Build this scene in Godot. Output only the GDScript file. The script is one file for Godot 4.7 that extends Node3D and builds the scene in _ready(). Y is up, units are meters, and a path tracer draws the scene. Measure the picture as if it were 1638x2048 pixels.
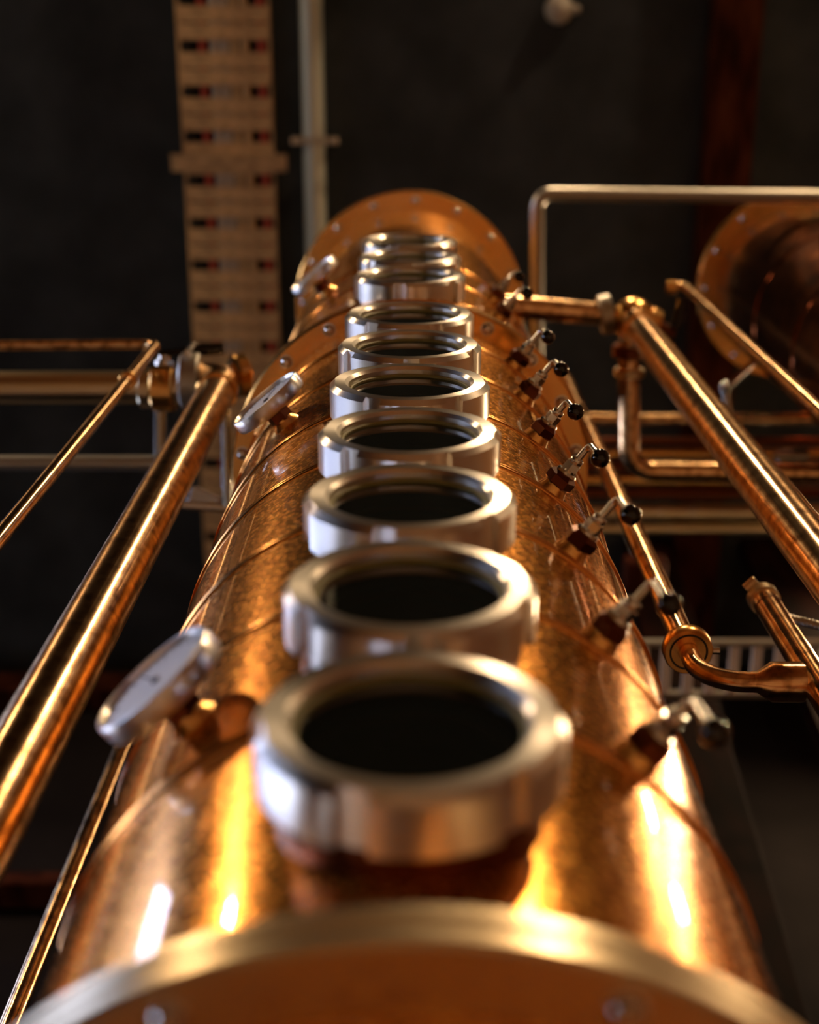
extends Node3D
# A tall copper distillation column seen from close below, looking up towards a dark ceiling.
# Heights in at() are measured from the level of the lens (1.3 m over the floor), depth forward from it.

const EYE_Y := 1.3
const EYE_Z := 0.565
const CEIL := 4.25          # ceiling over the lens
const R := 0.213            # radius of the copper shell

var M := {}
var rng := RandomNumberGenerator.new()
var used := {}

func at(x: float, h: float, forward: float) -> Vector3:
	return Vector3(x, EYE_Y + h, EYE_Z - forward)

# ---------------------------------------------------------------- mesh building
class Buf:
	var v := PackedVector3Array()
	var n := PackedVector3Array()
	var uv := PackedVector2Array()
	var ix := PackedInt32Array()

	func vert(p: Vector3, nn: Vector3, u := Vector2.ZERO) -> int:
		v.append(p)
		n.append(nn)
		uv.append(u)
		return v.size() - 1

	func tri(a: int, b: int, c: int) -> void:
		var fn := (v[c] - v[a]).cross(v[b] - v[a])
		if fn.dot(n[a] + n[b] + n[c]) < 0.0:
			ix.append_array(PackedInt32Array([a, c, b]))
		else:
			ix.append_array(PackedInt32Array([a, b, c]))

	func quad(a: int, b: int, c: int, d: int) -> void:
		tri(a, b, c)
		tri(a, c, d)

	func flat(pts: Array, nn: Vector3) -> void:
		var first := v.size()
		for p in pts:
			vert(p, nn, Vector2(p.x, p.y))
		for i in range(1, pts.size() - 1):
			tri(first, first + i, first + i + 1)

	# surface of revolution about +Y; profile runs upwards on the outside
	func lathe(prof: Array, segs: int, xf := Transform3D.IDENTITY, smooth := 40.0) -> void:
		var m := prof.size()
		var sn := []
		for i in m - 1:
			var d: Vector2 = prof[i + 1] - prof[i]
			sn.append(Vector2(d.y, -d.x).normalized())
		var along := 0.0
		var rref := 0.0
		for p in prof:
			rref = maxf(rref, p.x)
		for i in m - 1:
			var a: Vector2 = prof[i]
			var b: Vector2 = prof[i + 1]
			if a.distance_to(b) < 1e-7:
				continue
			var na: Vector2 = sn[i]
			var nb: Vector2 = sn[i]
			if i > 0 and absf(rad_to_deg(sn[i].angle_to(sn[i - 1]))) < smooth:
				na = (sn[i] + sn[i - 1]).normalized()
			if i < m - 2 and absf(rad_to_deg(sn[i].angle_to(sn[i + 1]))) < smooth:
				nb = (sn[i] + sn[i + 1]).normalized()
			var first := v.size()
			var step := a.distance_to(b)
			for k in segs + 1:
				var t := TAU * k / segs
				var s := -sin(t)
				var c := -cos(t)
				vert(xf * Vector3(a.x * s, a.y, a.x * c), (xf.basis * Vector3(na.x * s, na.y, na.x * c)).normalized(), Vector2(along, t * rref))
				vert(xf * Vector3(b.x * s, b.y, b.x * c), (xf.basis * Vector3(nb.x * s, nb.y, nb.x * c)).normalized(), Vector2(along + step, t * rref))
			for k in segs:
				var q := first + k * 2
				if a.x > 1e-6:
					tri(q, q + 2, q + 1)
				if b.x > 1e-6:
					tri(q + 1, q + 2, q + 3)
			along += step

	func ball(r: float, xf: Transform3D, segs := 24, rows := 14) -> void:
		var prof := []
		for i in rows + 1:
			var t := -PI / 2 + PI * i / rows
			prof.append(Vector2(r * cos(t), r * sin(t)))
		lathe(prof, segs, xf)

	# prism with n flat sides along +Y from y0 to y1 with chamfered ends
	func prism(sides: int, r: float, y0: float, y1: float, ch: float, xf := Transform3D.IDENTITY) -> void:
		var prof := [Vector2(r - ch, y0), Vector2(r, y0 + ch), Vector2(r, y1 - ch), Vector2(r - ch, y1)]
		for j in 3:
			for k in sides:
				var t0 := TAU * k / sides
				var t1 := TAU * (k + 1) / sides
				var a: Vector2 = prof[j]
				var b: Vector2 = prof[j + 1]
				var p := [Vector3(a.x * cos(t0), a.y, a.x * sin(t0)), Vector3(a.x * cos(t1), a.y, a.x * sin(t1)), Vector3(b.x * cos(t1), b.y, b.x * sin(t1)), Vector3(b.x * cos(t0), b.y, b.x * sin(t0))]
				var tm := (t0 + t1) / 2
				var d := b - a
				var nn := Vector3(cos(tm) * d.y, -d.x, sin(tm) * d.y).normalized()
				flat(p.map(func(q): return xf * q), xf.basis * nn)
		for e in [[0, -1.0], [3, 1.0]]:
			var ring := []
			for k in sides:
				ring.append(xf * Vector3(prof[e[0]].x * cos(TAU * k / sides), prof[e[0]].y, prof[e[0]].x * sin(TAU * k / sides)))
			flat(ring, xf.basis * Vector3(0, e[1], 0))

	# round bar swept along points; radius is a number or one per point
	func tube(pts: Array, radius, segs := 20, caps := true) -> void:
		var m := pts.size()
		var tang := []
		for i in m:
			var d: Vector3 = (pts[mini(i + 1, m - 1)] - pts[maxi(i - 1, 0)])
			tang.append(d.normalized())
		var side: Vector3 = tang[0].cross(Vector3.UP if absf(tang[0].y) < 0.9 else Vector3.BACK).normalized()
		var along := 0.0
		var first := v.size()
		var rows := []
		for i in m:
			if i > 0:
				var ax: Vector3 = tang[i - 1].cross(tang[i])
				if ax.length() > 1e-6:
					side = side.rotated(ax.normalized(), tang[i - 1].angle_to(tang[i]))
				along += pts[i].distance_to(pts[i - 1])
			side = (side - tang[i] * side.dot(tang[i])).normalized()
			var other: Vector3 = tang[i].cross(side)
			var r: float = radius[i] if radius is Array else radius
			var row := []
			for k in segs + 1:
				var t := TAU * k / segs
				var nn := side * cos(t) + other * sin(t)
				row.append(vert(pts[i] + nn * r, nn, Vector2(along, t * r)))
			rows.append(row)
		for i in m - 1:
			for k in segs:
				quad(rows[i][k], rows[i][k + 1], rows[i + 1][k + 1], rows[i + 1][k])
		if caps:
			for e in [0, m - 1]:
				var nn: Vector3 = tang[e] * (-1.0 if e == 0 else 1.0)
				var c := vert(pts[e], nn)
				var ring := []
				for k in segs + 1:
					ring.append(vert(v[rows[e][k]], nn))
				for k in segs:
					tri(c, ring[k], ring[k + 1])

	func box(size: Vector3, xf: Transform3D, bev := 0.004) -> void:
		var h := size / 2
		bev = minf(bev, minf(h.x, minf(h.y, h.z)) * 0.8)
		var corner := func(s: Vector3, face: int) -> Vector3:
			var p := Vector3(s.x * (h.x - bev), s.y * (h.y - bev), s.z * (h.z - bev))
			p[face] = s[face] * h[face]
			return xf * p
		for a in 3:
			var b := (a + 1) % 3
			var c := (a + 2) % 3
			for sa in [-1.0, 1.0]:
				var q := []
				for s in [[-1, -1], [1, -1], [1, 1], [-1, 1]]:
					var sg := Vector3.ZERO
					sg[a] = sa
					sg[b] = s[0]
					sg[c] = s[1]
					q.append(corner.call(sg, a))
				var nn := Vector3.ZERO
				nn[a] = sa
				face_uv(q, xf.basis * nn)
				for sb in [-1.0, 1.0]:
					var s0 := Vector3.ZERO
					s0[a] = sa
					s0[b] = sb
					s0[c] = -1
					var s1 := s0
					s1[c] = 1
					var en := Vector3.ZERO
					en[a] = sa
					en[b] = sb
					flat([corner.call(s0, a), corner.call(s1, a), corner.call(s1, b), corner.call(s0, b)], (xf.basis * en).normalized())
		for sx in [-1.0, 1.0]:
			for sy in [-1.0, 1.0]:
				for sz in [-1.0, 1.0]:
					var s := Vector3(sx, sy, sz)
					flat([corner.call(s, 0), corner.call(s, 1), corner.call(s, 2)], (xf.basis * s).normalized())

	func face_uv(q: Array, nn: Vector3) -> void:
		var first := v.size()
		var lu: float = q[0].distance_to(q[1])
		var lv: float = q[1].distance_to(q[2])
		vert(q[0], nn, Vector2(0, 0))
		vert(q[1], nn, Vector2(lu, 0))
		vert(q[2], nn, Vector2(lu, lv))
		vert(q[3], nn, Vector2(0, lv))
		quad(first, first + 1, first + 2, first + 3)

	func mesh() -> ArrayMesh:
		var arr := []
		arr.resize(Mesh.ARRAY_MAX)
		arr[Mesh.ARRAY_VERTEX] = v
		arr[Mesh.ARRAY_NORMAL] = n
		arr[Mesh.ARRAY_TEX_UV] = uv
		arr[Mesh.ARRAY_INDEX] = ix
		var me := ArrayMesh.new()
		me.add_surface_from_arrays(Mesh.PRIMITIVE_TRIANGLES, arr)
		return me

func fillet(pts: Array, rad: float, steps := 8) -> Array:
	var out := [pts[0]]
	for i in range(1, pts.size() - 1):
		var a: Vector3 = (pts[i - 1] - pts[i]).normalized()
		var b: Vector3 = (pts[i + 1] - pts[i]).normalized()
		var half := a.angle_to(b) / 2
		var cut := rad / tan(half)
		var bis := (a + b).normalized()
		var c: Vector3 = pts[i] + bis * (rad / sin(half))
		var p0: Vector3 = pts[i] + a * cut - c
		var p1: Vector3 = pts[i] + b * cut - c
		var ax := p0.cross(p1).normalized()
		var full := p0.angle_to(p1)
		for k in steps + 1:
			out.append(c + p0.rotated(ax, full * k / steps))
	out.append(pts[-1])
	return out

# frame whose +Y points along dir
func along(dir: Vector3, origin := Vector3.ZERO) -> Transform3D:
	var y := dir.normalized()
	var x := y.cross(Vector3.UP if absf(y.y) < 0.95 else Vector3.BACK).normalized()
	return Transform3D(Basis(x, y, x.cross(y)), origin)

func numbered(called: String) -> String:
	if not used.has(called):
		used[called] = 0
		return called
	used[called] += 1
	return "%s_%03d" % [called, used[called]]

func part(called: String, b: Buf, m: Material, parent: Node3D, label := "") -> MeshInstance3D:
	var o := MeshInstance3D.new()
	o.name = called
	o.mesh = b.mesh()
	o.material_override = m
	parent.add_child(o, true)
	if label:
		o.set_meta("label", label)
	return o

func tag(o: Node3D, label: String, category: String, group := "", kind := "") -> void:
	if label:
		o.set_meta("label", label)
	if category:
		o.set_meta("category", category)
	if group:
		o.set_meta("group", group)
	if kind:
		o.set_meta("kind", kind)

func thing(called: String, label: String, category: String, where := Vector3.ZERO, group := "") -> Node3D:
	var o := Node3D.new()
	o.name = numbered(called)
	add_child(o)
	o.position = where
	tag(o, label, category, group)
	return o

func struct(called: String, b: Buf, m: Material) -> MeshInstance3D:
	var o := part(called, b, m, self)
	o.set_meta("kind", "structure")
	return o

# ---------------------------------------------------------------- materials
func noise_tex(size: int, freq: float, oct: int, sd: int, ramp: Array = [], stretch := Vector2.ONE) -> Texture2D:
	# seamless tile: value noise sampled on a torus
	var fn := FastNoiseLite.new()
	fn.seed = sd
	fn.noise_type = FastNoiseLite.TYPE_SIMPLEX
	fn.fractal_type = FastNoiseLite.FRACTAL_NONE
	fn.frequency = 1.0
	var w := int(size * stretch.x)
	var h := int(size * stretch.y)
	var img := Image.create(w, h, false, Image.FORMAT_RGB8)
	var cs := PackedColorArray()
	var os := PackedFloat32Array()
	for r in ramp:
		os.append(r[0])
		cs.append(r[1])
	var g := Gradient.new()
	g.offsets = os
	g.colors = cs
	var full := FastNoiseLite.new()
	full.seed = sd
	full.noise_type = FastNoiseLite.TYPE_SIMPLEX_SMOOTH
	full.fractal_type = FastNoiseLite.FRACTAL_FBM
	full.fractal_octaves = oct
	full.frequency = freq
	var a := full.get_seamless_image(w, h, false, false, 0.25)
	for y in h:
		for x in w:
			img.set_pixel(x, y, g.sample(a.get_pixel(x, y).r))
	return ImageTexture.create_from_image(img)

func grey(a: float) -> Color:
	return Color(a, a, a)

# hairline scratches as a height map: mid grey with thin lines
func scratch_tex(size: int, count: int, sd: int) -> Texture2D:
	var g := RandomNumberGenerator.new()
	g.seed = sd
	var img := Image.create(size, size, false, Image.FORMAT_L8)
	img.fill(grey(0.5))
	for i in count:
		var p := Vector2(g.randf() * size, g.randf() * size)
		var t := g.randf() * TAU if g.randf() < 0.45 else PI * (0.12 + 0.1 * g.randfn())
		var bend := g.randfn() * 0.006
		var deep := 0.5 - g.randf_range(0.1, 0.45)
		for k in int(g.randf_range(15, 130)):
			img.set_pixel(posmod(int(p.x), size), posmod(int(p.y), size), grey(deep))
			p += Vector2(cos(t), sin(t))
			t += bend
	return ImageTexture.create_from_image(img)

func mat(called: String, c: Color, rough: float, metal := 0.0) -> StandardMaterial3D:
	var m := StandardMaterial3D.new()
	m.resource_name = called
	m.albedo_color = c
	m.roughness = rough
	m.metallic = metal
	M[called] = m
	return m

func make_materials() -> void:
	var tarnish := noise_tex(1024, 0.03, 6, 11, [[0.0, Color(0.68, 0.42, 0.13)], [0.38, Color(0.88, 0.57, 0.20)], [0.56, Color(0.95, 0.64, 0.25)], [1.0, Color(1.0, 0.74, 0.34)]])
	var haze := noise_tex(512, 0.05, 5, 23, [[0.0, grey(0.72)], [0.5, grey(0.9)], [1.0, grey(1.0)]])
	var scratches := scratch_tex(1024, 2600, 5)
	var m := mat("column_copper", Color(1, 1, 1), 0.32, 0.88)
	m.albedo_texture = tarnish
	m.roughness_texture = noise_tex(1024, 0.055, 6, 77, [[0.0, grey(0.52)], [0.40, grey(0.66)], [0.62, grey(0.86)], [1.0, grey(1.0)]])
	m.anisotropy_enabled = true
	m.anisotropy = 0.5
	m.clearcoat_enabled = true
	m.clearcoat = 1.0
	m.clearcoat_roughness = 0.03
	m.heightmap_enabled = true
	m.heightmap_texture = scratches
	m.heightmap_scale = 0.016
	m.uv1_scale = Vector3(2.3, 2.3, 1)
	var pipe_stain := noise_tex(256, 0.03, 5, 31, [[0.0, Color(0.50, 0.38, 0.26)], [0.4, Color(0.80, 0.63, 0.45)], [0.62, Color(0.92, 0.76, 0.57)], [1.0, Color(0.96, 0.82, 0.63)]])
	m = mat("pipe_copper", Color(1, 1, 1), 0.24, 1.0)
	m.albedo_texture = pipe_stain
	m.roughness_texture = haze
	m.anisotropy_enabled = true
	m.anisotropy = 0.6
	m.uv1_scale = Vector3(5, 5, 1)
	m = mat("fitting_copper", Color(0.90, 0.69, 0.40), 0.28, 1.0)
	m.roughness_texture = haze
	m = mat("seam_copper", Color(0.92, 0.64, 0.34), 0.2, 1.0)
	m = mat("aged_copper", Color(1, 1, 1), 0.2, 1.0)
	m.albedo_texture = noise_tex(256, 0.03, 4, 61, [[0.0, Color(0.30, 0.16, 0.08)], [0.5, Color(0.52, 0.29, 0.15)], [1.0, Color(0.66, 0.40, 0.22)]])
	m.uv1_scale = Vector3(2, 2, 1)
	m = mat("dark_copper", Color(0.38, 0.21, 0.14), 0.3, 1.0)
	m = mat("brass", Color(0.80, 0.73, 0.60), 0.3, 1.0)
	m = mat("turned_steel", Color(0.90, 0.885, 0.86), 0.29, 1.0)
	m.anisotropy_enabled = true
	m.anisotropy = 0.8
	m = mat("steel", Color(0.82, 0.81, 0.79), 0.22, 1.0)
	m = mat("worn_steel", Color(0.66, 0.65, 0.62), 0.42, 0.85)
	m = mat("black_plastic", Color(0.02, 0.02, 0.023), 0.03)
	m = mat("black_rubber", Color(0.03, 0.03, 0.03), 0.6)
	m = mat("seal", Color(0.55, 0.55, 0.36), 0.5)
	m = mat("cavity", Color(0.03, 0.03, 0.03), 0.6)
	m = mat("sight_pane", Color(0.10, 0.12, 0.12, 0.8), 0.02)
	m.transparency = BaseMaterial3D.TRANSPARENCY_ALPHA
	m = mat("dial", Color(0.82, 0.83, 0.83), 0.35)
	m = mat("dial_ink", Color(0.12, 0.13, 0.22), 0.5)
	m = mat("window_glass", Color(0.95, 0.97, 1.0, 0.06), 0.02)
	m.transparency = BaseMaterial3D.TRANSPARENCY_ALPHA
	var rough_paint := noise_tex(256, 0.02, 4, 44, [[0.0, grey(0.75)], [1.0, grey(1.0)]])
	m = mat("black_ceiling", Color(0.235, 0.26, 0.285), 0.9)
	m.metallic_specular = 0.12
	m.albedo_texture = rough_paint
	m.uv1_triplanar = true
	m.uv1_scale = Vector3(0.7, 0.7, 0.7)
	m = mat("dark_wall", Color(0.12, 0.105, 0.105), 0.9)
	m.metallic_specular = 0.12
	m.albedo_texture = rough_paint
	m.uv1_triplanar = true
	m.uv1_scale = Vector3(0.5, 0.5, 0.5)
	m = mat("warm_wall", Color(0.72, 0.53, 0.36), 0.85)
	m.metallic_specular = 0.12
	m.albedo_texture = rough_paint
	m.uv1_triplanar = true
	m.uv1_scale = Vector3(0.5, 0.5, 0.5)
	var grain := noise_tex(256, 0.018, 4, 52, [[0.0, Color(0.16, 0.08, 0.055)], [0.45, Color(0.34, 0.18, 0.12)], [0.7, Color(0.42, 0.24, 0.16)], [1.0, Color(0.5, 0.3, 0.2)]])
	m = mat("timber", Color(0.62, 0.58, 0.60), 0.7)
	m.metallic_specular = 0.12
	m.albedo_texture = grain
	m.uv1_triplanar = true
	m.uv1_scale = Vector3(3.0, 3.0, 0.9)
	m = mat("timber_upright", Color(0.24, 0.18, 0.16), 0.75)
	m.metallic_specular = 0.12
	m.albedo_texture = grain
	m.uv1_triplanar = true
	m.uv1_scale = Vector3(3.0, 0.8, 3.0)
	m = mat("floor_boards", Color(0.86, 0.73, 0.57), 0.6)
	m.albedo_texture = rough_paint
	m.uv1_triplanar = true
	m = mat("tray_steel", Color(0.86, 0.74, 0.57), 0.55, 0.25)
	m.albedo_texture = rough_paint
	m.uv1_triplanar = true
	m.uv1_scale = Vector3(4, 4, 4)
	m = mat("window_frame", Color(0.12, 0.12, 0.12), 0.5)
	mat("pale_rung", Color(0.92, 0.91, 0.89), 0.4)
	mat("galvanised", Color(0.70, 0.73, 0.71), 0.45, 0.5)
	mat("cable_black", Color(0.03, 0.03, 0.05), 0.5)
	mat("cable_red", Color(0.66, 0.22, 0.15), 0.5)
	mat("cable_grey", Color(0.74, 0.72, 0.70), 0.5)
	mat("cable_tan", Color(0.78, 0.68, 0.52), 0.5)
	mat("lamp_body", Color(0.62, 0.60, 0.57), 0.5)
	m = mat("lamp_glow", Color(1, 0.9, 0.75), 0.5)
	m.emission_enabled = true
	m.emission = Color(1.0, 0.80, 0.55)
	m.emission_energy_multiplier = 30.0

# ---------------------------------------------------------------- lights
func ceiling_spotlight(where: Vector3, aim: Vector3, energy: float, colour: Color, label: String) -> void:
	var t := thing("ceiling_spotlight", label, "spotlight", Vector3(where.x, EYE_Y + CEIL, where.z), "warm spotlights under the ceiling")
	var drop := where - t.position
	var b := Buf.new()
	b.lathe([Vector2(0, -0.02), Vector2(0.05, -0.02), Vector2(0.05, 0.0), Vector2(0, 0)], 24)
	part("ceiling_plate", b, M.lamp_body, t)
	b = Buf.new()
	b.tube([Vector3(0, -0.01, 0), drop], 0.008, 12)
	part("stem", b, M.lamp_body, t)
	var dir := (aim - where).normalized()
	var xf := along(dir, drop)
	b = Buf.new()
	b.lathe([Vector2(0.0, -0.06), Vector2(0.04, -0.055), Vector2(0.055, -0.02), Vector2(0.058, 0.09), Vector2(0.052, 0.09), Vector2(0.05, 0.0), Vector2(0, -0.01)], 28, xf)
	part("lamp_can", b, M.lamp_body, t)
	b = Buf.new()
	b.lathe([Vector2(0, 0.06), Vector2(0.0495, 0.06), Vector2(0.0495, 0.068), Vector2(0.0, 0.074)], 28, xf)
	part("lamp_lens", b, M.lamp_glow, t)
	var l := SpotLight3D.new()
	l.name = "lamp_beam"
	l.light_color = colour
	l.light_energy = energy
	l.light_size = 0.05
	l.spot_angle = 75.0
	l.spot_angle_attenuation = 0.8
	l.spot_range = 14.0
	l.spot_attenuation = 2.0
	l.shadow_enabled = true
	t.add_child(l)
	var out := dir * 0.10 + drop
	l.transform = Transform3D(Basis.looking_at(dir, Vector3.UP if absf(dir.y) < 0.98 else Vector3.BACK), out)

# ---------------------------------------------------------------- things
func flange(col: Node3D, y: float, rf: float, rin: float, m: Material, bolts: int, turn: float) -> void:
	var b := Buf.new()
	for s in [0.0, 0.0135]:
		b.lathe([Vector2(rin - 0.004, y + s), Vector2(rf - 0.0025, y + s), Vector2(rf, y + s + 0.0025), Vector2(rf, y + s + 0.0095), Vector2(rf - 0.0025, y + s + 0.012), Vector2(rin - 0.004, y + s + 0.012)], 128)
	var f := part("flange", b, m, col)
	b = Buf.new()
	b.lathe([Vector2(0.0, -0.007), Vector2(0.004, -0.0066), Vector2(0.0065, -0.004), Vector2(0.0072, -0.0012), Vector2(0.0095, -0.001), Vector2(0.0095, 0.0)], 18)
	var me := b.mesh()
	for k in bolts:
		var a := TAU * k / bolts + turn
		var o := MeshInstance3D.new()
		o.name = "bolt"
		o.mesh = me
		o.material_override = M.steel
		f.add_child(o, true)
		o.position = Vector3((rf + rin) / 2 * sin(a), y, (rf + rin) / 2 * cos(a))

func make_column() -> void:
	var c := thing("distillation_column", "tall copper distillation column rising through the middle of the picture", "distillation column", Vector3.ZERO)
	var y0 := EYE_Y + 0.423
	var y1 := EYE_Y + 1.7376
	var y2 := EYE_Y + 2.93
	var b := Buf.new()
	b.lathe([Vector2(R + 0.03, 0.0), Vector2(R + 0.03, 0.04), Vector2(R, 0.05), Vector2(R, y0)], 128)
	part("base_section", b, M.column_copper, c)
	b = Buf.new()
	b.lathe([Vector2(R, y0 + 0.024), Vector2(R, y1)], 160)
	part("shell", b, M.column_copper, c)
	b = Buf.new()
	b.lathe([Vector2(R, y1 + 0.024), Vector2(R, y2)], 160)
	part("shell", b, M.column_copper, c)
	b = Buf.new()
	var dome := [Vector2(R + 0.02, y2 + 0.024)]
	for i in 9:
		var t := PI / 2 * i / 8.0
		dome.append(Vector2(R * cos(t) + 0.0001, y2 + 0.024 + 0.16 * sin(t)))
	b.lathe(dome, 96)
	part("dome_head", b, M.column_copper, c)
	flange(c, y0, 0.2445, R, M.brass, 8, 0.37)
	flange(c, y1, 0.241, R, M.fitting_copper, 20, -0.165)
	flange(c, y2, 0.250, R, M.fitting_copper, 16, 0.06)
	bar("outlet_branch", [at(0.345, 2.42, 0.477), at(0.16, 2.42, 0.462)], 0.021, M.pipe_copper, c, 28, "short horizontal copper outlet pipe")
	for h in [0.672, 0.836, 1.0, 1.164, 1.328, 1.492, 1.655, 1.92, 2.085, 2.25]:
		b = Buf.new()
		var y: float = EYE_Y + h
		for s in [-0.0032, 0.0032]:
			var prof := []
			for i in 7:
				var t := -PI / 2 + PI * i / 6.0
				prof.append(Vector2(R - 0.0003 + 0.0026 * cos(t), y + s + 0.0027 * sin(t)))
			b.lathe(prof, 128)
		part("plate_seam", b, M.seam_copper, c)

# slotted round nut, axis +Z, back at z = 0
func slotted_nut(ro: float, ri: float, thick: float, slots: int, turn: float) -> Buf:
	var b := Buf.new()
	var ch := 0.0045
	var deep := 0.0050
	var half := 0.0085 / ro
	var st := []     # [angle0, angle1, radius]
	for s in slots:
		var c := TAU * s / slots + turn
		var nx := TAU * (s + 1) / slots + turn
		for i in 3:
			st.append([c - half + 2 * half * i / 3.0, c - half + 2 * half * (i + 1) / 3.0, ro - deep])
		var n := 20
		for i in n:
			st.append([lerpf(c + half, nx - half, i / float(n)), lerpf(c + half, nx - half, (i + 1) / float(n)), ro])
	var lip := 0.003
	for s in st:
		var rr: float = s[2]
		var cc := ch if rr == ro else 0.0005
		var prof := [Vector2(ri, 0.0), Vector2(rr, 0.0), Vector2(rr, thick - cc), Vector2(rr - cc, thick), Vector2(ri + lip, thick), Vector2(ri, thick - lip), Vector2(ri, 0.0)]
		var run := 0.0
		for j in prof.size() - 1:
			var a: Vector2 = prof[j]
			var e: Vector2 = prof[j + 1]
			var d := e - a
			var nn := Vector2(d.y, -d.x).normalized()
			var q := []
			for w in [[a, s[0]], [a, s[1]], [e, s[1]], [e, s[0]]]:
				var dirv := Vector3(cos(w[1]), sin(w[1]), 0)
				q.append(b.vert(dirv * w[0].x + Vector3(0, 0, w[0].y), dirv * nn.x + Vector3(0, 0, nn.y), Vector2(run + (0.0 if w[0] == a else d.length()), w[1] * ro)))
			b.quad(q[0], q[1], q[2], q[3])
			run += d.length()
	for s in slots:
		var c := TAU * s / slots + turn
		for e in [-1.0, 1.0]:
			var ang: float = c + e * half
			var dirv := Vector3(cos(ang), sin(ang), 0)
			var tn: Vector3 = Vector3(-sin(ang), cos(ang), 0) * -e
			var up := Vector3(0, 0, 1)
			b.flat([dirv * (ro - deep), dirv * ro, dirv * ro + up * (thick - ch), dirv * (ro - ch) + up * thick, dirv * (ro - deep) + up * thick], tn)
	return b

func sight_glass(h: float, turn: float, label: String) -> void:
	var t := thing("sight_glass", label, "sight glass", Vector3(0, EYE_Y + h, 0), "sight glasses up the front of the column")
	var to_z := Transform3D(Basis(Vector3.RIGHT, Vector3.BACK, Vector3.DOWN), Vector3.ZERO)   # lathe +Y to +Z
	var b := Buf.new()
	b.lathe([Vector2(0.0655, 0.196), Vector2(0.0655, 0.2325), Vector2(0.052, 0.2325), Vector2(0.052, 0.20)], 72, to_z)
	part("neck", b, M.dark_copper, t, "dark copper neck welded to the shell")
	b = Buf.new()
	b.lathe([Vector2(0.0560, 0.248), Vector2(0.0560, 0.2300), Vector2(0.0515, 0.2290), Vector2(0.0515, 0.2165), Vector2(0.0, 0.2150)], 64, to_z)
	part("dark_inside", b, M.cavity, t)
	b = slotted_nut(0.075, 0.0570, 0.0305, 6, turn)
	for i in b.v.size():
		b.v[i] += Vector3(0, 0, 0.2295)
	part("ring_nut", b, M.turned_steel, t, "slotted steel ring nut")
	b = Buf.new()
	b.lathe([Vector2(0.0569, 0.246), Vector2(0.0569, 0.2522), Vector2(0.0552, 0.2532), Vector2(0.0540, 0.2522), Vector2(0.0540, 0.249)], 72, to_z)
	part("gasket", b, M.seal, t, "pale yellow gasket")
	b = Buf.new()
	b.lathe([Vector2(0.0560, 0.2505), Vector2(0.0, 0.2505)], 72, to_z)
	part("glass_pane", b, M.sight_pane, t, "dark round glass pane")

func sampling_valve(h: float, reach: float, spin: float, drop: float, label: String) -> void:
	var a := deg_to_rad(37.5)
	var t := thing("sampling_valve", label, "valve", Vector3(0, EYE_Y + h, 0), "sampling valves up the right of the column")
	t.rotation.y = a
	var to_z := Transform3D(Basis(Vector3.RIGHT, Vector3.BACK, Vector3.DOWN), Vector3.ZERO)
	var b := Buf.new()
	b.lathe([Vector2(0.016, 0.206), Vector2(0.0145, 0.214), Vector2(0.0125, 0.219), Vector2(0.012, 0.222)], 28, to_z, 60)
	part("weld_boss", b, M.fitting_copper, t)
	b = Buf.new()
	b.prism(6, 0.0142, 0.2195, 0.2345, 0.0036, to_z * Transform3D(Basis(Vector3.UP, spin), Vector3.ZERO))
	part("hex_nut", b, M.dark_copper, t, "dark copper hexagon nut")
	b = Buf.new()
	b.lathe([Vector2(0.0, 0.2335), Vector2(0.0095, 0.2335), Vector2(0.0105, 0.2355), Vector2(0.0095, 0.2375), Vector2(0.0075, 0.2378), Vector2(0.0075, 0.2400)], 24, to_z)
	b.prism(6, 0.0078, 0.2385, 0.2475, 0.0008, to_z * Transform3D(Basis(Vector3.UP, spin + 0.4), Vector3.ZERO))
	b.lathe([Vector2(0.0058, 0.2470), Vector2(0.0062, 0.2490), Vector2(0.0062, 0.2515), Vector2(0.0055, 0.2530), Vector2(0.0, 0.2532)], 24, to_z)
	part("valve_body", b, M.steel, t, "chromed stepped valve body")
	b = Buf.new()
	var sway := 0.004
	b.tube(fillet([Vector3(0, 0, 0.250), Vector3(0, 0, reach), Vector3(sway, -drop, reach + 0.002)], 0.0065, 10), 0.0033, 16)
	part("lever", b, M.steel, t, "bent chromed lever")
	b = Buf.new()
	b.ball(0.0086, Transform3D(Basis.IDENTITY, Vector3(sway, -drop - 0.002, reach + 0.002)), 32, 20)
	part("ball_knob", b, M.black_plastic, t, "glossy black ball knob")

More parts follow.
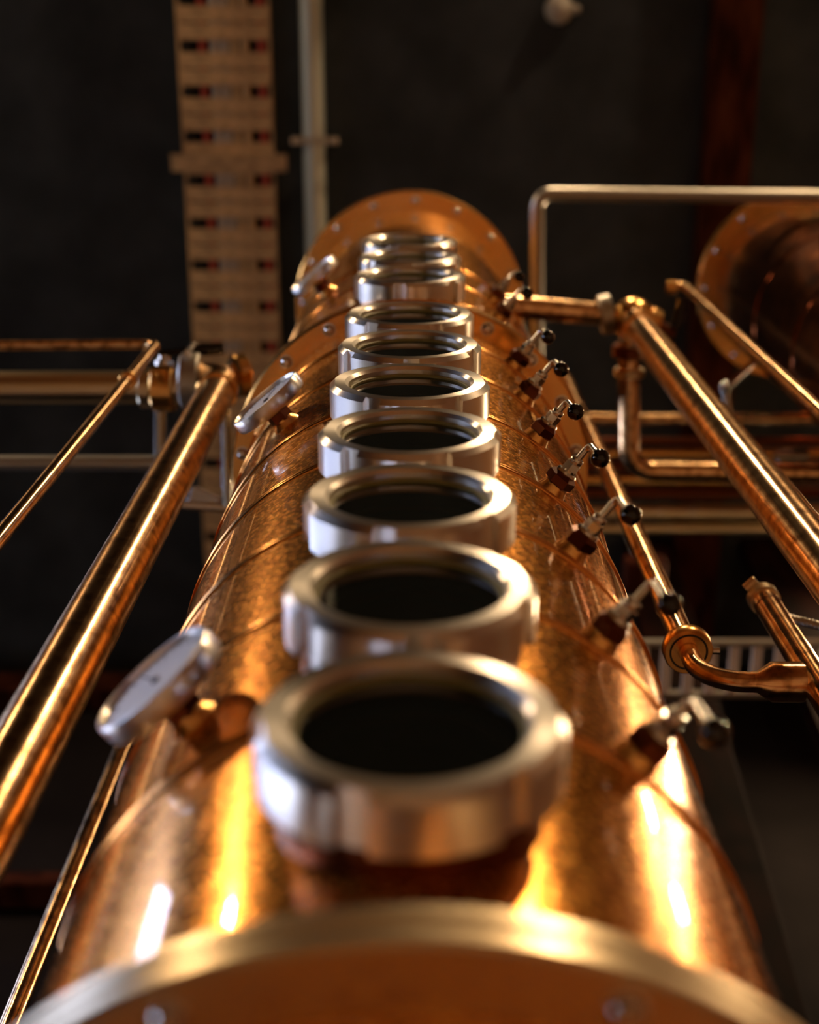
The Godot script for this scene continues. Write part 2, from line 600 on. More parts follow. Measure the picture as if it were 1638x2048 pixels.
func dial_thermometer(h: float, off: float, tilt: float, label: String) -> void:
	var t := thing("dial_thermometer", label, "thermometer", Vector3(0, EYE_Y + h, 0), "dial thermometers up the left of the column")
	t.rotation.y = deg_to_rad(-38.7)
	var to_z := Transform3D(Basis(Vector3.RIGHT, Vector3.BACK, Vector3.DOWN), Vector3.ZERO)
	var b := Buf.new()
	b.lathe([Vector2(0.019, 0.205), Vector2(0.016, 0.213), Vector2(0.0125, 0.218), Vector2(0.012, 0.221)], 28, to_z, 60)
	part("weld_boss", b, M.fitting_copper, t)
	b = Buf.new()
	b.prism(6, 0.0135, 0.2185, off - 0.012, 0.0012, to_z)
	part("hex_nut", b, M.dark_copper, t, "dark copper hexagon nut")
	b = Buf.new()
	b.lathe([Vector2(0.007, off - 0.014), Vector2(0.007, off - 0.008), Vector2(0.010, off - 0.008)], 20, to_z)
	part("stem", b, M.steel, t)
	b = Buf.new()
	b.lathe([Vector2(0.0, off - 0.009), Vector2(0.036, off - 0.009), Vector2(0.043, off - 0.007), Vector2(0.0445, off - 0.004), Vector2(0.0445, off + 0.006), Vector2(0.0435, off + 0.008), Vector2(0.0415, off + 0.008), Vector2(0.0408, off + 0.0045)], 64, to_z)
	part("case", b, M.turned_steel, t, "brushed steel case and bezel")
	b = Buf.new()
	b.lathe([Vector2(0.0410, off + 0.0040), Vector2(0.0, off + 0.0040)], 64, to_z)
	var face := part("dial_face", b, M.dial, t, "plain white dial")
	b = Buf.new()
	for k in 25:
		var a := deg_to_rad(-135 + 270.0 * k / 24)
		var big := k % 4 == 0
		var d := Vector3(sin(a), cos(a), 0)
		var r0 := 0.031 if big else 0.034
		b.box(Vector3(0.0011 if big else 0.0006, 0.038 - r0, 0.0003), Transform3D(Basis(Vector3.BACK, -a), d * (r0 + 0.038) / 2 + Vector3(0, 0, off + 0.0042)), 0.00005)
	part("scale_marks", b, M.dial_ink, face)
	b = Buf.new()
	b.box(Vector3(0.0012, 0.034, 0.0004), Transform3D(Basis(Vector3.BACK, tilt), Vector3(-sin(tilt) * 0.010, cos(tilt) * 0.010, off + 0.0050)), 0.0001)
	b.lathe([Vector2(0.003, off + 0.004), Vector2(0.003, off + 0.0056), Vector2(0.0, off + 0.0058)], 16, to_z)
	part("needle", b, M.dial_ink, face)

# hinged clamp or union ring round a pipe
func collar(where: Vector3, dir: Vector3, r: float, wide: float) -> Buf:
	var b := Buf.new()
	b.lathe([Vector2(r * 0.6, -wide / 2), Vector2(r * 0.93, -wide / 2), Vector2(r, -wide / 2 + r * 0.07), Vector2(r, wide / 2 - r * 0.07), Vector2(r * 0.93, wide / 2), Vector2(r * 0.6, wide / 2)], 36, along(dir, where))
	return b

func bar(called: String, pts: Array, r, m: Material, t: Node3D, segs := 24, label := "") -> MeshInstance3D:
	var b := Buf.new()
	b.tube(pts, r, segs)
	return part(called, b, m, t, label)

func lever_handle(t: Node3D, a: Vector3, b: Vector3) -> void:
	var d := b - a
	bar("handle", [a, a + d * 0.35, a + d * 0.4, b], [0.005, 0.005, 0.009, 0.009], M.black_plastic, t, 14, "black lever handle")

func left_pipes() -> void:
	# large riser beside the column, with a valve and elbow at its head
	var t := thing("riser_pipe", "thick copper riser pipe slanting up the left of the column", "pipe")
	var p0 := at(-0.284, 2.02, 0.497)
	bar("pipe", fillet([Vector3(p0.x, 0.0, p0.z), p0, at(-0.345, 2.02, 0.503)], 0.045, 12), 0.027, M.pipe_copper, t, 40)
	part("collar", collar(at(-0.284, 1.93, 0.497), Vector3.UP, 0.031, 0.012), M.fitting_copper, t)
	part("collar", collar(at(-0.262, 2.035, 0.497), Vector3(1, 0.5, 0), 0.034, 0.02), M.fitting_copper, t)
	var b := collar(at(-0.335, 2.02, 0.503), Vector3.RIGHT, 0.044, 0.03)
	part("clamp_ring", b, M.worn_steel, t, "grey steel clamp ring")
	bar("clamp_bolt", [at(-0.335, 2.0, 0.455), at(-0.335, 2.06, 0.455)], 0.006, M.steel, t, 12)
	# feed pipe from the left with union, valve and black lever
	t = thing("feed_pipe", "thick horizontal copper pipe running in from the left edge to the riser", "pipe")
	bar("pipe", [at(-2.4, 2.02, 0.516), at(-0.352, 2.02, 0.512)], 0.026, M.brass, t, 36)
	part("union_nut", collar(at(-0.378, 2.02, 0.514), Vector3.RIGHT, 0.036, 0.034), M.fitting_copper, t)
	part("union_nut", collar(at(-0.404, 2.02, 0.514), Vector3.RIGHT, 0.031, 0.02), M.brass, t)
	bar("valve_stem", [at(-0.378, 2.03, 0.515), at(-0.380, 2.05, 0.470)], 0.009, M.steel, t, 16)
	part("stem_nut", collar(at(-0.379, 2.043, 0.482), Vector3(0, 0.4, 1), 0.015, 0.012), M.steel, t)
	lever_handle(t, at(-0.385, 2.05, 0.466), at(-0.287, 2.05, 0.458))
	bar("drain_tube", [at(-0.385, 2.02, 0.535), at(-0.390, 2.02, 0.620)], 0.010, M.steel, t, 16, "slim steel tube under the union")
	# thin vertical pipe that turns left at its top
	t = thing("thin_pipe", "thin copper pipe slanting across the left edge, bent left at its top", "pipe")
	bar("pipe", fillet([Vector3(-0.385, 0.0, EYE_Z - 0.446), at(-0.385, 2.025, 0.446), at(-2.4, 2.025, 0.458)], 0.022, 10), 0.0084, M.pipe_copper, t, 24)
	part("union_nut", collar(at(-0.385, 1.80, 0.446), Vector3.UP, 0.0125, 0.012), M.fitting_copper, t)
	# return pipe further back
	t = thing("return_pipe", "dull thin horizontal pipe behind the thick riser at the left", "pipe")
	bar("pipe", [at(-2.4, 2.02, 0.634), at(-0.36, 2.02, 0.634)], 0.0125, M.worn_steel, t, 20)
	part("end_cap", collar(at(-0.365, 2.02, 0.634), Vector3.RIGHT, 0.015, 0.02), M.worn_steel, t)
	# steel bracket behind the riser, fixed to the shell
	t = thing("pipe_bracket", "bent steel rod bracket behind the head of the thick riser", "bracket")
	bar("rod", fillet([at(-0.293, 2.08, 0.56), at(-0.297, 2.08, 0.73), at(-0.12, 2.08, 0.73)], 0.012, 6), 0.0085, M.steel, t, 16)
	bar("rod", [at(-0.40, 2.08, 0.722), at(-0.296, 2.08, 0.73)], 0.008, M.steel, t, 16)
	b = Buf.new()
	b.box(Vector3(0.05, 0.006, 0.03), Transform3D(Basis(Vector3.UP, 0.4), at(-0.335, 2.085, 0.715)), 0.002)
	part("gusset_plate", b, M.steel, t)
	# low steel-and-copper pipe behind the column on the left
	t = thing("drain_pipe", "polished pipe climbing close behind the left flank of the column", "pipe")
	bar("pipe", fillet([Vector3(-0.413, 0.0, EYE_Z - 0.965), at(-0.413, 2.02, 0.965), at(-0.25, 2.02, 0.965), at(-0.25, 2.02, 1.9)], 0.035, 10), 0.0112, M.pipe_copper, t, 24)
	part("union_nut", collar(at(-0.413, 1.9, 0.965), Vector3.UP, 0.015, 0.02), M.steel, t)

func right_pipes() -> void:
	var t := thing("riser_pipe", "thick copper riser pipe slanting up the right of the column", "pipe")
	var hd := at(0.404, 2.42, 0.487)
	bar("pipe", [Vector3(hd.x, 0.0, hd.z), hd], 0.027, M.pipe_copper, t, 40)
	part("collar", collar(at(0.404, 2.33, 0.487), Vector3.UP, 0.032, 0.014), M.fitting_copper, t)
	var b := Buf.new()
	b.ball(0.040, Transform3D(Basis.IDENTITY, hd), 36, 20)
	part("valve_body", b, M.fitting_copper, t, "rounded copper valve body")
	part("union_nut", collar(at(0.355, 2.42, 0.478), Vector3(1, 0, 0.2), 0.036, 0.024), M.worn_steel, t)
	part("union_nut", collar(at(0.432, 2.42, 0.505), Vector3(1, 0, -0.5), 0.041, 0.022), M.fitting_copper, t)
	bar("valve_stem", [at(0.43, 2.42, 0.49), at(0.478, 2.42, 0.515)], 0.013, M.dark_copper, t, 16)
	lever_handle(t, at(0.478, 2.42, 0.535), at(0.492, 2.42, 0.452))
	# branch that runs back from the valve and turns right
	t = thing("branch_pipe", "steel and copper pipe bending right behind the thick right riser", "pipe")
	bar("pipe", fillet([at(0.400, 2.42, 0.528), at(0.412, 2.42, 0.775), at(1.9, 2.42, 0.79)], 0.05, 12), 0.020, M.pipe_copper, t, 28)
	part("union_nut", collar(at(0.402, 2.42, 0.545), Vector3(0, 0, 1), 0.032, 0.022), M.dark_copper, t)
	part("union_nut", collar(at(0.403, 2.42, 0.585), Vector3(0, 0, 1), 0.028, 0.014), M.brass, t)
	# thin pipe crossing in front of the hanging copper vessel
	t = thing("thin_pipe", "thin copper pipe slanting down in front of the hanging copper vessel", "pipe")
	bar("pipe", fillet([Vector3(0.529, 0.0, EYE_Z - 0.458), at(0.529, 2.60, 0.458), at(0.50, 2.60, 0.462)], 0.012, 6), 0.0088, M.pipe_copper, t, 24)
	part("end_nut", collar(at(0.505, 2.60, 0.461), Vector3.RIGHT, 0.0135, 0.018), M.fitting_copper, t)
	# slim pipe with clamp foot
	t = thing("slim_riser", "slim copper pipe just right of the column ending in a clamp ring", "pipe")
	bar("pipe", fillet([at(0.298, 1.325, 0.622), at(0.298, 2.55, 0.622), at(0.298, 2.55, 1.9)], 0.05, 8), 0.0135, M.pipe_copper, t, 28)
	b = Buf.new()
	b.lathe([Vector2(0.011, -0.004), Vector2(0.0185, -0.004), Vector2(0.0185, -0.001), Vector2(0.0205, -0.001), Vector2(0.0205, -0.004), Vector2(0.025, -0.004), Vector2(0.0265, -0.002), Vector2(0.0265, 0.010), Vector2(0.024, 0.014), Vector2(0.012, 0.016)], 40, Transform3D(Basis.IDENTITY, at(0.298, 1.312, 0.622)))
	part("clamp_ring", b, M.fitting_copper, t, "round clamp ring with a dark seal line")
	b = Buf.new()
	b.lathe([Vector2(0.0186, -0.0045), Vector2(0.0206, -0.0045), Vector2(0.0206, -0.001), Vector2(0.0186, -0.001)], 40, Transform3D(Basis.IDENTITY, at(0.298, 1.312, 0.622)))
	part("seal_ring", b, M.black_rubber, t, "thin black seal")
	bar("clamp_screw", [at(0.322, 1.318, 0.625), at(0.333, 1.318, 0.625)], 0.004, M.steel, t, 10)
	bar("elbow", fillet([at(0.298, 1.318, 0.622), at(0.298, 1.238, 0.622), at(0.352, 1.238, 0.622)], 0.046, 12), 0.0108, M.pipe_copper, t, 24)
	bar("reducer", [at(0.350, 1.238, 0.622), at(0.354, 1.238, 0.622), at(0.368, 1.238, 0.622), at(0.370, 1.238, 0.622), at(0.400, 1.238, 0.622)], [0.0109, 0.0112, 0.0205, 0.0208, 0.0208], M.pipe_copper, t, 28)
	# capped standpipe joined by the reducer
	t = thing("standpipe", "short capped copper standpipe at the right edge joined by a reducer", "pipe")
	bar("pipe", [Vector3(0.4135, 0.0, EYE_Z - 0.622), at(0.4135, 1.46, 0.622)], 0.0155, M.pipe_copper, t, 28)
	part("cap_nut", collar(at(0.4135, 1.452, 0.622), Vector3.UP, 0.0185, 0.016), M.brass, t)
	part("cap_screw", collar(at(0.400, 1.463, 0.608), Vector3(1, 0, 1), 0.006, 0.016), M.brass, t)
	part("solder_band", collar(at(0.4135, 1.425, 0.622), Vector3.UP, 0.0162, 0.004), M.dark_copper, t)
	t = thing("braided_hose", "thin braided steel hose curving away from the capped standpipe", "hose")
	var hp := []
	for i in 15:
		var k := i / 14.0
		hp.append(at(0.4135 + 0.20 * k, 1.425 - 0.045 * sin(k * 2.2) + 0.0 * k, 0.628 + 0.02 * k))
	bar("hose", hp, 0.0052, M.worn_steel, t, 14)
	b = Buf.new()
	for i in 50:
		var k := i / 50.0
		var q: Vector3 = hp[int(k * 14)].lerp(hp[mini(int(k * 14) + 1, 14)], fposmod(k * 14, 1.0))
		b.lathe([Vector2(0.0050, -0.0012), Vector2(0.0058, 0.0), Vector2(0.0050, 0.0012)], 12, along(hp[mini(int(k * 14) + 1, 14)] - hp[int(k * 14)], q))
	part("braid", b, M.worn_steel, t)
	# pipe that turns a right angle near the hanging copper vessel
	t = thing("overhead_pipe", "steel pipe forming a right angle high between the column and the hanging vessel", "pipe")
	bar("pipe", fillet([at(0.290, 3.0, 0.74), at(0.278, 3.0, 0.328), at(1.9, 3.0, 0.345)], 0.03, 10), 0.0155, M.worn_steel, t, 24)
	bar("drop", [at(0.290, 3.0, 0.73), at(0.290, CEIL, 0.73)], 0.012, M.worn_steel, t, 16)
	# bank of level pipes behind
	var ranks := [[845, 0.835, 0.013, "pipe_copper"], [880, 0.889, 0.010, "dark_copper"], [905, 0.918, 0.011, "fitting_copper"], [930, 0.950, 0.014, "dark_copper"], [958, 0.982, 0.013, "fitting_copper"], [985, 1.016, 0.014, "dark_copper"], [1030, 1.062, 0.018, "brass"], [1055, 1.104, 0.012, "brass"]]
	var words := ["topmost", "second", "third", "fourth", "fifth", "sixth", "seventh", "lowest"]
	for i in ranks.size():
		var r: Array = ranks[i]
		t = thing("level_pipe", "%s of the eight level copper pipes banked behind the right riser" % words[i], "pipe", Vector3.ZERO, "level pipes behind the right riser")
		var z: float = r[1]
		bar("pipe", [at(0.27, 3.0, z), at(2.4, 3.0, z)], r[2], M[r[3]], t, 20)
		for x in [0.42 + 0.03 * i, 0.80 - 0.02 * i]:
			part("union_nut", collar(at(x, 3.0, z), Vector3.RIGHT, r[2] * 1.1, 0.03), M[r[3]], t)

func second_vessel() -> void:
	var c := thing("copper_vessel", "large hanging copper vessel cut off by the right edge, under a wide rim", "vessel", Vector3(0.91, 0, 0))
	var y2 := EYE_Y + 3.2
	var b := Buf.new()
	var low := []
	for i in 9:
		var t := PI / 2 * (1.0 - i / 8.0)
		low.append(Vector2(0.188 * cos(t) + 0.0001, EYE_Y + 2.30 - 0.12 * sin(t)))
	low.append(Vector2(0.188, y2))
	b.lathe(low, 96)
	part("shell", b, M.aged_copper, c)
	for z in [-0.11, 0.11]:
		bar("wall_arm", [Vector3(0.12, y2 - 0.10, z), Vector3(1.49, y2 - 0.10, z)], 0.018, M.worn_steel, c, 14)
	bar("bottom_outlet", [Vector3(0, EYE_Y + 2.19, 0), Vector3(0, EYE_Y + 2.10, 0)], 0.02, M.fitting_copper, c, 20)
	b = Buf.new()
	var dome := [Vector2(0.2, y2 + 0.024)]
	for i in 9:
		var t := PI / 2 * i / 8.0
		dome.append(Vector2(0.188 * cos(t) + 0.0001, y2 + 0.024 + 0.15 * sin(t)))
	b.lathe(dome, 64)
	part("dome_head", b, M.aged_copper, c)
	flange(c, y2, 0.2245, 0.188, M.fitting_copper, 14, 0.2)
	for h in [2.5, 2.8]:
		b = Buf.new()
		b.lathe([Vector2(0.1875, EYE_Y + h - 0.003), Vector2(0.191, EYE_Y + h), Vector2(0.1875, EYE_Y + h + 0.003)], 72)
		part("plate_seam", b, M.aged_copper, c)
	var t := thing("sampling_cock", "small steel cock hanging beside the hanging copper vessel", "valve", Vector3.ZERO)
	bar("arm", [at(0.732, 2.75, 0.625), at(0.66, 2.75, 0.70)], 0.006, M.dark_copper, t, 12)
	bar("spout", [at(0.66, 2.75, 0.695), at(0.672, 2.75, 0.765)], 0.009, M.steel, t, 14)
	part("spout_tip", collar(at(0.673, 2.75, 0.772), Vector3(0, 0, 1), 0.0115, 0.02), M.brass, t)
	var b2 := Buf.new()
	b2.ball(0.012, Transform3D(Basis.IDENTITY, at(0.66, 2.75, 0.695)), 16, 10)
	part("joint", b2, M.steel, t)
	t = thing("cock_fitting", "short steel fitting on the lower flank of the hanging copper vessel", "fitting")
	bar("body", [at(0.80, 2.6, 0.80), at(0.75, 2.6, 0.80), at(0.735, 2.6, 0.80)], [0.013, 0.013, 0.01], M.steel, t, 14)
	bar("outlet", [at(0.748, 2.6, 0.80), at(0.752, 2.6, 0.86)], 0.009, M.steel, t, 14)

func ceiling_things() -> void:
	# cable tray: rows of cross plates with slots that show the cables
	var h := CEIL - 0.05
	var t := thing("cable_tray", "long slatted cable tray under the dark ceiling at the left", "cable tray")
	var slat := Buf.new()
	slat.box(Vector3(0.262, 0.004, 0.0445), Transform3D.IDENTITY, 0.0012)
	var me := slat.mesh()
	var z := 0.9
	var row := 0
	while z > -1.05:
		for k in 2:
			var o := MeshInstance3D.new()
			o.name = "slat"
			o.mesh = me
			o.material_override = M.tray_steel
			t.add_child(o, true)
			o.position = Vector3(-0.546, EYE_Y + h, z - 0.0225 - 0.0495 * k)
		z -= 0.1285
		row += 1
	for x in [-0.680, -0.412]:
		var b := Buf.new()
		b.box(Vector3(0.006, 0.045, 2.05), Transform3D(Basis.IDENTITY, Vector3(x, EYE_Y + h + 0.018, -0.085)), 0.0015)
		part("side_rail", b, M.tray_steel, t)
	var lines := [[-0.660, 0.010, "cable_black", "black cable along the left side inside the slatted tray"], [-0.612, 0.011, "cable_red", "red-brown cable second from the left inside the slatted tray"], [-0.575, 0.013, "cable_grey", "pale grey cable beside the left red-brown cable in the slatted tray"], [-0.546, 0.013, "cable_grey", "grey cable along the middle of the slatted tray"], [-0.516, 0.012, "cable_tan", "tan cable right of the middle in the slatted tray"], [-0.486, 0.013, "cable_tan", "tan cable next to the right-hand red cable in the slatted tray"], [-0.437, 0.013, "cable_red", "red-brown cable along the right side inside the slatted tray"]]
	for l in lines:
		var c := Buf.new()
		var pts := []
		for i in 12:
			pts.append(Vector3(l[0] + rng.randf_range(-0.0006, 0.0006), EYE_Y + h + 0.0025 + l[1], 0.94 - 2.05 * i / 11.0))
		c.tube(pts, l[1], 12)
		var o := part(numbered("cable"), c, M[l[2]], self)
		tag(o, l[3], "cable", "cables in the slatted tray")
	t = thing("tray_support", "pale steel channel crossing under the slatted tray", "bracket")
	var b := Buf.new()
	b.box(Vector3(0.35, 0.006, 0.052), Transform3D(Basis.IDENTITY, at(-0.545, h - 0.0055, 0.367)), 0.002)
	b.box(Vector3(0.35, 0.02, 0.004), Transform3D(Basis.IDENTITY, at(-0.545, h - 0.0165, 0.343)), 0.0015)
	part("channel", b, M.tray_steel, t)
	for x in [-0.71, -0.38]:
		bar("hanger_rod", [at(x, h - 0.008, 0.367), at(x, CEIL, 0.367)], 0.005, M.worn_steel, t, 10)
	# pale conduit
	t = thing("ceiling_conduit", "pale steel conduit running under the ceiling beside the slatted tray", "conduit")
	bar("tube", [at(-0.287, CEIL - 0.06, -1.2), at(-0.287, CEIL - 0.06, 1.35)], 0.033, M.galvanised, t, 28)
	b = Buf.new()
	b.box(Vector3(0.14, 0.012, 0.022), Transform3D(Basis.IDENTITY, at(-0.282, CEIL - 0.088, 0.30)), 0.002)
	part("saddle_clamp", b, M.worn_steel, t)
	for x in [-0.345, -0.218]:
		bar("clamp_bolt", [at(x, CEIL - 0.10, 0.30), at(x, CEIL, 0.30)], 0.008, M.steel, t, 10)
	# timber beam at right
	b = Buf.new()
	b.box(Vector3(0.145, 0.09, 3.4), Transform3D(Basis.IDENTITY, at(0.955, CEIL - 0.045, 0.365)), 0.008)
	var o := part(numbered("ceiling_beam"), b, M.timber, self)
	tag(o, "dark brown timber beam along the ceiling above the hanging copper vessel", "beam")
	# small round fitting
	t = thing("ceiling_sensor", "small pale round sensor on the ceiling near the top edge", "sensor", at(0.44, CEIL, -0.068))
	b = Buf.new()
	b.lathe([Vector2(0.0, -0.045), Vector2(0.02, -0.042), Vector2(0.036, -0.026), Vector2(0.042, 0.0), Vector2(0.0, 0.0)], 28)
	part("dome", b, M.lamp_body, t)
	bar("cable_gland", [Vector3(0.035, -0.016, 0), Vector3(0.062, -0.016, 0)], [0.016, 0.009], M.lamp_body, t, 12)

func background_things() -> void:
	var t := thing("cable_ladder", "pale-runged cable ladder behind the clamp ring at right", "cable ladder")
	var b := Buf.new()
	for z in [1.215, 1.335]:
		b = Buf.new()
		b.box(Vector3(3.0, 0.02, 0.012), Transform3D(Basis.IDENTITY, at(1.85, 2.6, z)), 0.002)
		part("side_rail", b, M.worn_steel, t)
	var rung := Buf.new()
	rung.box(Vector3(0.022, 0.006, 0.112), Transform3D.IDENTITY, 0.0015)
	var me := rung.mesh()
	for i in 14:
		var o := MeshInstance3D.new()
		o.name = "rung"
		o.mesh = me
		o.material_override = M.pale_rung
		t.add_child(o, true)
		o.position = at(0.40 + 0.048 * i, 2.594, 1.275)
	# raking timbers of the frame behind
	var posts := [[0.80, 4.25, 0.42, 1.6, 0.16, "dark raking timber post behind the slim copper pipe"], [1.22, 4.25, 0.84, 1.6, 0.22, "dark raking timber post by the right edge behind the cable ladder"]]
	for p in posts:
		b = Buf.new()
		var hi := at(p[0], p[1], 1.62)
		var lo := at(p[2] - 0.08, -EYE_Y, 1.62)
		var d := hi - lo
		var xf := Transform3D(Basis(Vector3.BACK, -atan2(d.x, d.y)), (hi + lo) / 2)
		b.box(Vector3(p[4], d.length(), 0.05), xf, 0.001)
		var o := part(numbered("timber_post"), b, M.timber_upright, self)
		tag(o, p[5], "timber", "raking timber posts at the back right")
	for p in [[2.87, 0.05, "lower dark timber rail across the back wall at left"], [3.95, 0.12, "upper dark timber rail across the back wall at left"]]:
		b = Buf.new()
		b.box(Vector3(2.0, p[1], 0.08), Transform3D(Basis.IDENTITY, at(-1.35, p[0], 2.02)), 0.006)
		var o := part(numbered("timber_rail"), b, M.timber, self)
		tag(o, p[2], "timber", "timber rails on the back wall")
	t = thing("junction_box", "small brown box right of the column under the level pipes", "box", at(0.60, 3.2, 1.30))
	b = Buf.new()
	b.box(Vector3(0.105, 0.06, 0.085), Transform3D.IDENTITY, 0.006)
	part("case", b, M.timber, t)
	bar("drop_rod", [Vector3(0, 0, 0), Vector3(0, CEIL - 3.2, 0)], 0.008, M.worn_steel, t, 10)

func room() -> void:
	var x0 := -2.4
	var x1 := 2.4
	var z0 := -1.5
	var z1 := 3.6
	var yc := EYE_Y + CEIL
	var slab := func(a: Vector3, c: Vector3) -> Buf:
		var b := Buf.new()
		b.box((c - a).abs(), Transform3D(Basis.IDENTITY, (a + c) / 2), 0.0)
		return b
	struct("floor", slab.call(Vector3(x0 - 0.2, -0.2, z0 - 0.2), Vector3(x1 + 0.2, 0, z1 + 0.2)), M.floor_boards)
	struct("ceiling", slab.call(Vector3(x0 - 0.2, yc, z0 - 0.2), Vector3(x1 + 0.2, yc + 0.2, z1 + 0.2)), M.black_ceiling)
	struct("wall_back", slab.call(Vector3(x0 - 0.2, 0, z0 - 0.2), Vector3(x1 + 0.2, yc, z0)), M.dark_wall)
	struct("wall_front", slab.call(Vector3(x0 - 0.2, 0, z1), Vector3(x1 + 0.2, yc, z1 + 0.2)), M.warm_wall)
	struct("wall_right", slab.call(Vector3(x1, 0, z0), Vector3(x1 + 0.2, yc, z1)), M.warm_wall)
	# left wall with two tall windows
	var openings := [[-1.38, -1.02, 1.3, 5.25], [0.22, 0.62, 1.3, 5.25]]
	var b := Buf.new()
	var zs := [z0, -1.38, -1.02, 0.22, 0.62, z1]
	for i in 5:
		var lo := 0.0
		var spans := [[0.0, yc]]
		if i == 1 or i == 3:
			spans = [[0.0, 1.3], [5.25, yc]]
		for s in spans:
			b.box(Vector3(0.2, s[1] - s[0], zs[i + 1] - zs[i]), Transform3D(Basis.IDENTITY, Vector3(x0 - 0.1, (s[0] + s[1]) / 2, (zs[i] + zs[i + 1]) / 2)), 0.0)
	struct("wall_left", b, M.dark_wall)
	for i in 2:
		var o: Array = openings[i]
		var w := Node3D.new()
		w.name = "window_%d" % (i + 1)
		add_child(w)
		w.set_meta("kind", "structure")
		var mid := Vector3(x0 - 0.08, (o[2] + o[3]) / 2, (o[0] + o[1]) / 2)
		var wide: float = o[1] - o[0]
		var tall: float = o[3] - o[2]
		b = Buf.new()
		for s in [-1, 1]:
			b.box(Vector3(0.06, tall, 0.03), Transform3D(Basis.IDENTITY, mid + Vector3(0, 0, s * (wide / 2 - 0.015))), 0.003)
			b.box(Vector3(0.06, 0.03, wide), Transform3D(Basis.IDENTITY, mid + Vector3(0, s * (tall / 2 - 0.015), 0)), 0.003)
		for k in 3:
			b.box(Vector3(0.05, 0.025, wide), Transform3D(Basis.IDENTITY, mid + Vector3(0, -tall / 2 + tall * (k + 1) / 4.0, 0)), 0.003)
		part("window_frame", b, M.window_frame, w)
		for k in 4:
			b = Buf.new()
			var yy := -tall / 2 + tall * (k + 0.5) / 4.0
			var hy := tall / 8 - 0.01
			var hz := wide / 2 - 0.02
			b.face_uv([mid + Vector3(0, yy - hy, -hz), mid + Vector3(0, yy - hy, hz), mid + Vector3(0, yy + hy, hz), mid + Vector3(0, yy + hy, -hz)], Vector3.RIGHT)
			part("pane", b, M.window_glass, w)

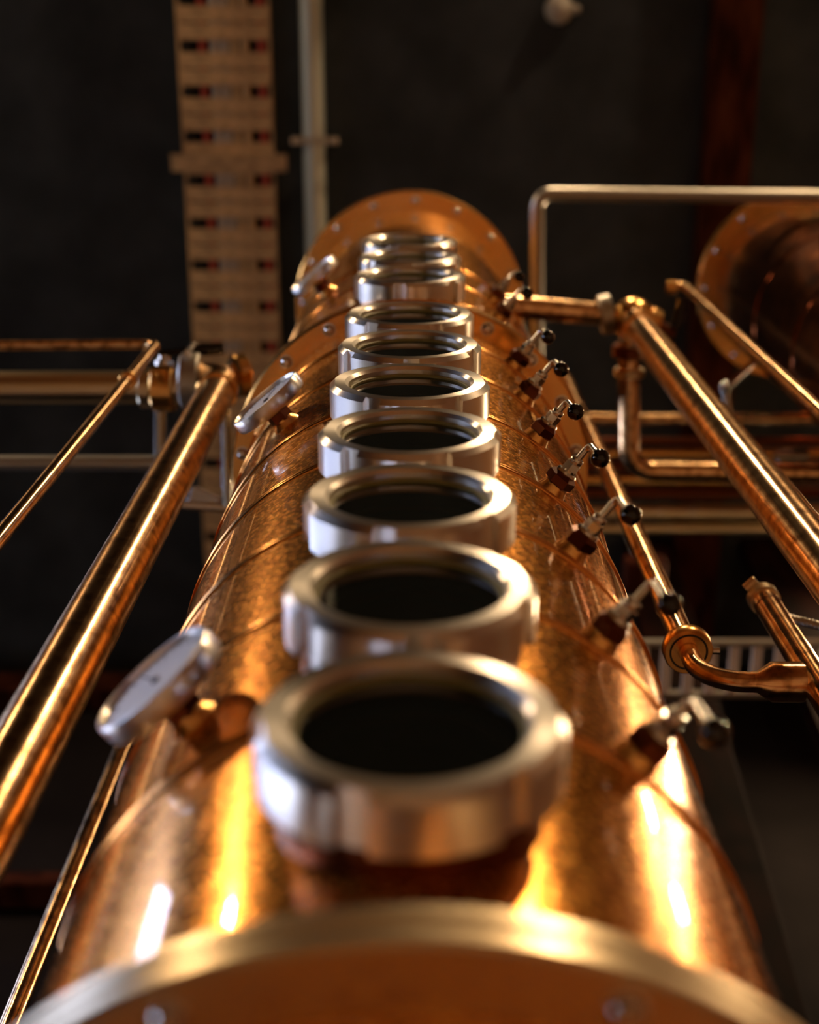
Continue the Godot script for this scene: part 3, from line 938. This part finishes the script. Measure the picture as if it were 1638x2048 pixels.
func _ready() -> void:
	rng.seed = 7
	# camera: looks up at 70.5 degrees, focused on the middle of the column
	var cam := Camera3D.new()
	cam.name = "camera"
	add_child(cam)
	cam.position = Vector3(0, EYE_Y, EYE_Z)
	cam.rotation_degrees = Vector3(70.5, 0, 0)
	cam.near = 0.02
	cam.far = 100.0
	var att := CameraAttributesPhysical.new()
	att.frustum_focal_length = 46.14
	att.frustum_focus_distance = 1.30
	att.frustum_near = 0.02
	att.frustum_far = 100.0
	att.exposure_aperture = 3.2
	cam.attributes = att
	cam.fov = 41.54
	cam.current = true
	# sky outside the windows
	var we := WorldEnvironment.new()
	we.name = "world"
	var env := Environment.new()
	env.background_mode = Environment.BG_SKY
	var sky := Sky.new()
	var sm := ProceduralSkyMaterial.new()
	sm.sky_top_color = Color(0.76, 0.82, 1.0)
	sm.sky_horizon_color = Color(0.86, 0.89, 1.0)
	sm.ground_bottom_color = Color(0.35, 0.34, 0.34)
	sm.ground_horizon_color = Color(0.60, 0.62, 0.70)
	sm.sky_energy_multiplier = 1.0
	sky.sky_material = sm
	env.sky = sky
	env.background_energy_multiplier = 20.0
	env.tonemap_mode = Environment.TONE_MAPPER_LINEAR
	env.tonemap_exposure = 0.80
	env.sdfgi_enabled = true
	env.ssao_enabled = true
	env.ssil_enabled = true
	we.environment = env
	add_child(we)
	make_materials()
	var warm := Color(1.0, 0.84, 0.64)
	ceiling_spotlight(at(0.45, 4.0, -0.75), at(0.0, 1.0, 0.35), 2.5, warm, "spotlight hanging right above the lens, outside the picture")
	ceiling_spotlight(at(2.05, 3.55, 0.50), at(0.2, 1.0, 0.5), 1.5, warm, "higher spotlight hanging at the right, outside the picture")
	ceiling_spotlight(at(2.10, 3.15, 0.52), at(0.2, 1.0, 0.5), 1.0, warm, "lower spotlight hanging at the right, outside the picture")
	ceiling_spotlight(at(-2.2, 3.90, -1.05), at(0.0, 1.0, 0.4), 2.3, warm, "spotlight on the ceiling at the left behind the lens, outside the picture")
	ceiling_spotlight(at(1.6, 3.95, -1.9), at(0.0, 1.2, 0.4), 6.0, warm, "spotlight on the ceiling at the right behind the lens, outside the picture")
	ceiling_spotlight(at(1.75, 3.9, 1.5), at(0.3, 1.2, 0.5), 5.5, warm, "spotlight on the ceiling at the back right, outside the picture")
	room()
	make_column()
	var rings := [[0.573, 0.17], [0.737, 0.62], [0.900, 0.30], [1.064, 0.87], [1.228, 0.05], [1.390, 0.55], [1.555, 0.95], [1.820, 0.35], [1.980, 0.70], [2.145, 0.15]]
	var ord := ["lowest and largest-looking steel-ringed sight glass on the copper column", "steel-ringed sight glass second up from the bottom of the column", "steel-ringed sight glass third up from the bottom of the column", "steel-ringed sight glass fourth up from the bottom of the column", "steel-ringed sight glass fifth up, beside the sharpest dial thermometer", "steel-ringed sight glass sixth up from the bottom of the column", "steel-ringed sight glass just under the middle flange of the column", "steel-ringed sight glass just above the middle flange of the column", "steel-ringed sight glass next to the topmost one on the column", "topmost and smallest-looking steel-ringed sight glass on the column"]
	for i in rings.size():
		sight_glass(rings[i][0], rings[i][1], ord[i])
	var valves := [[0.687, 0.264, 0.0, "lowest sampling valve on the column, its black knob most blurred"], [0.848, 0.271, 0.2, "sampling valve second up from the bottom, knob before the slim pipe"], [1.018, 0.273, 0.5, "sampling valve third up from the bottom of the column"], [1.175, 0.269, 0.8, "sampling valve fourth up from the bottom of the column"], [1.342, 0.265, 0.3, "sampling valve fifth up, its black ball knob sharpest"], [1.506, 0.270, 0.1, "sampling valve sixth up, just left of the fifth knob"], [1.668, 0.272, 0.6, "sampling valve just under the middle flange of the column"], [1.970, 0.271, 0.4, "sampling valve just above the middle flange of the column"], [2.115, 0.270, 0.9, "topmost sampling valve with black knob on the column"]]
	for v in valves:
		sampling_valve(v[0], v[1], v[2], 0.036, v[3])
	dial_thermometer(0.742, 0.2435, 0.6, "lowest dial thermometer, large and blurred at the left of the column")
	dial_thermometer(1.412, 0.2430, -0.4, "sharply seen dial thermometer left of the fifth sight glass")
	dial_thermometer(2.200, 0.2470, 0.2, "topmost small dial thermometer above the middle flange")
	left_pipes()
	right_pipes()
	second_vessel()
	ceiling_things()
	background_things()
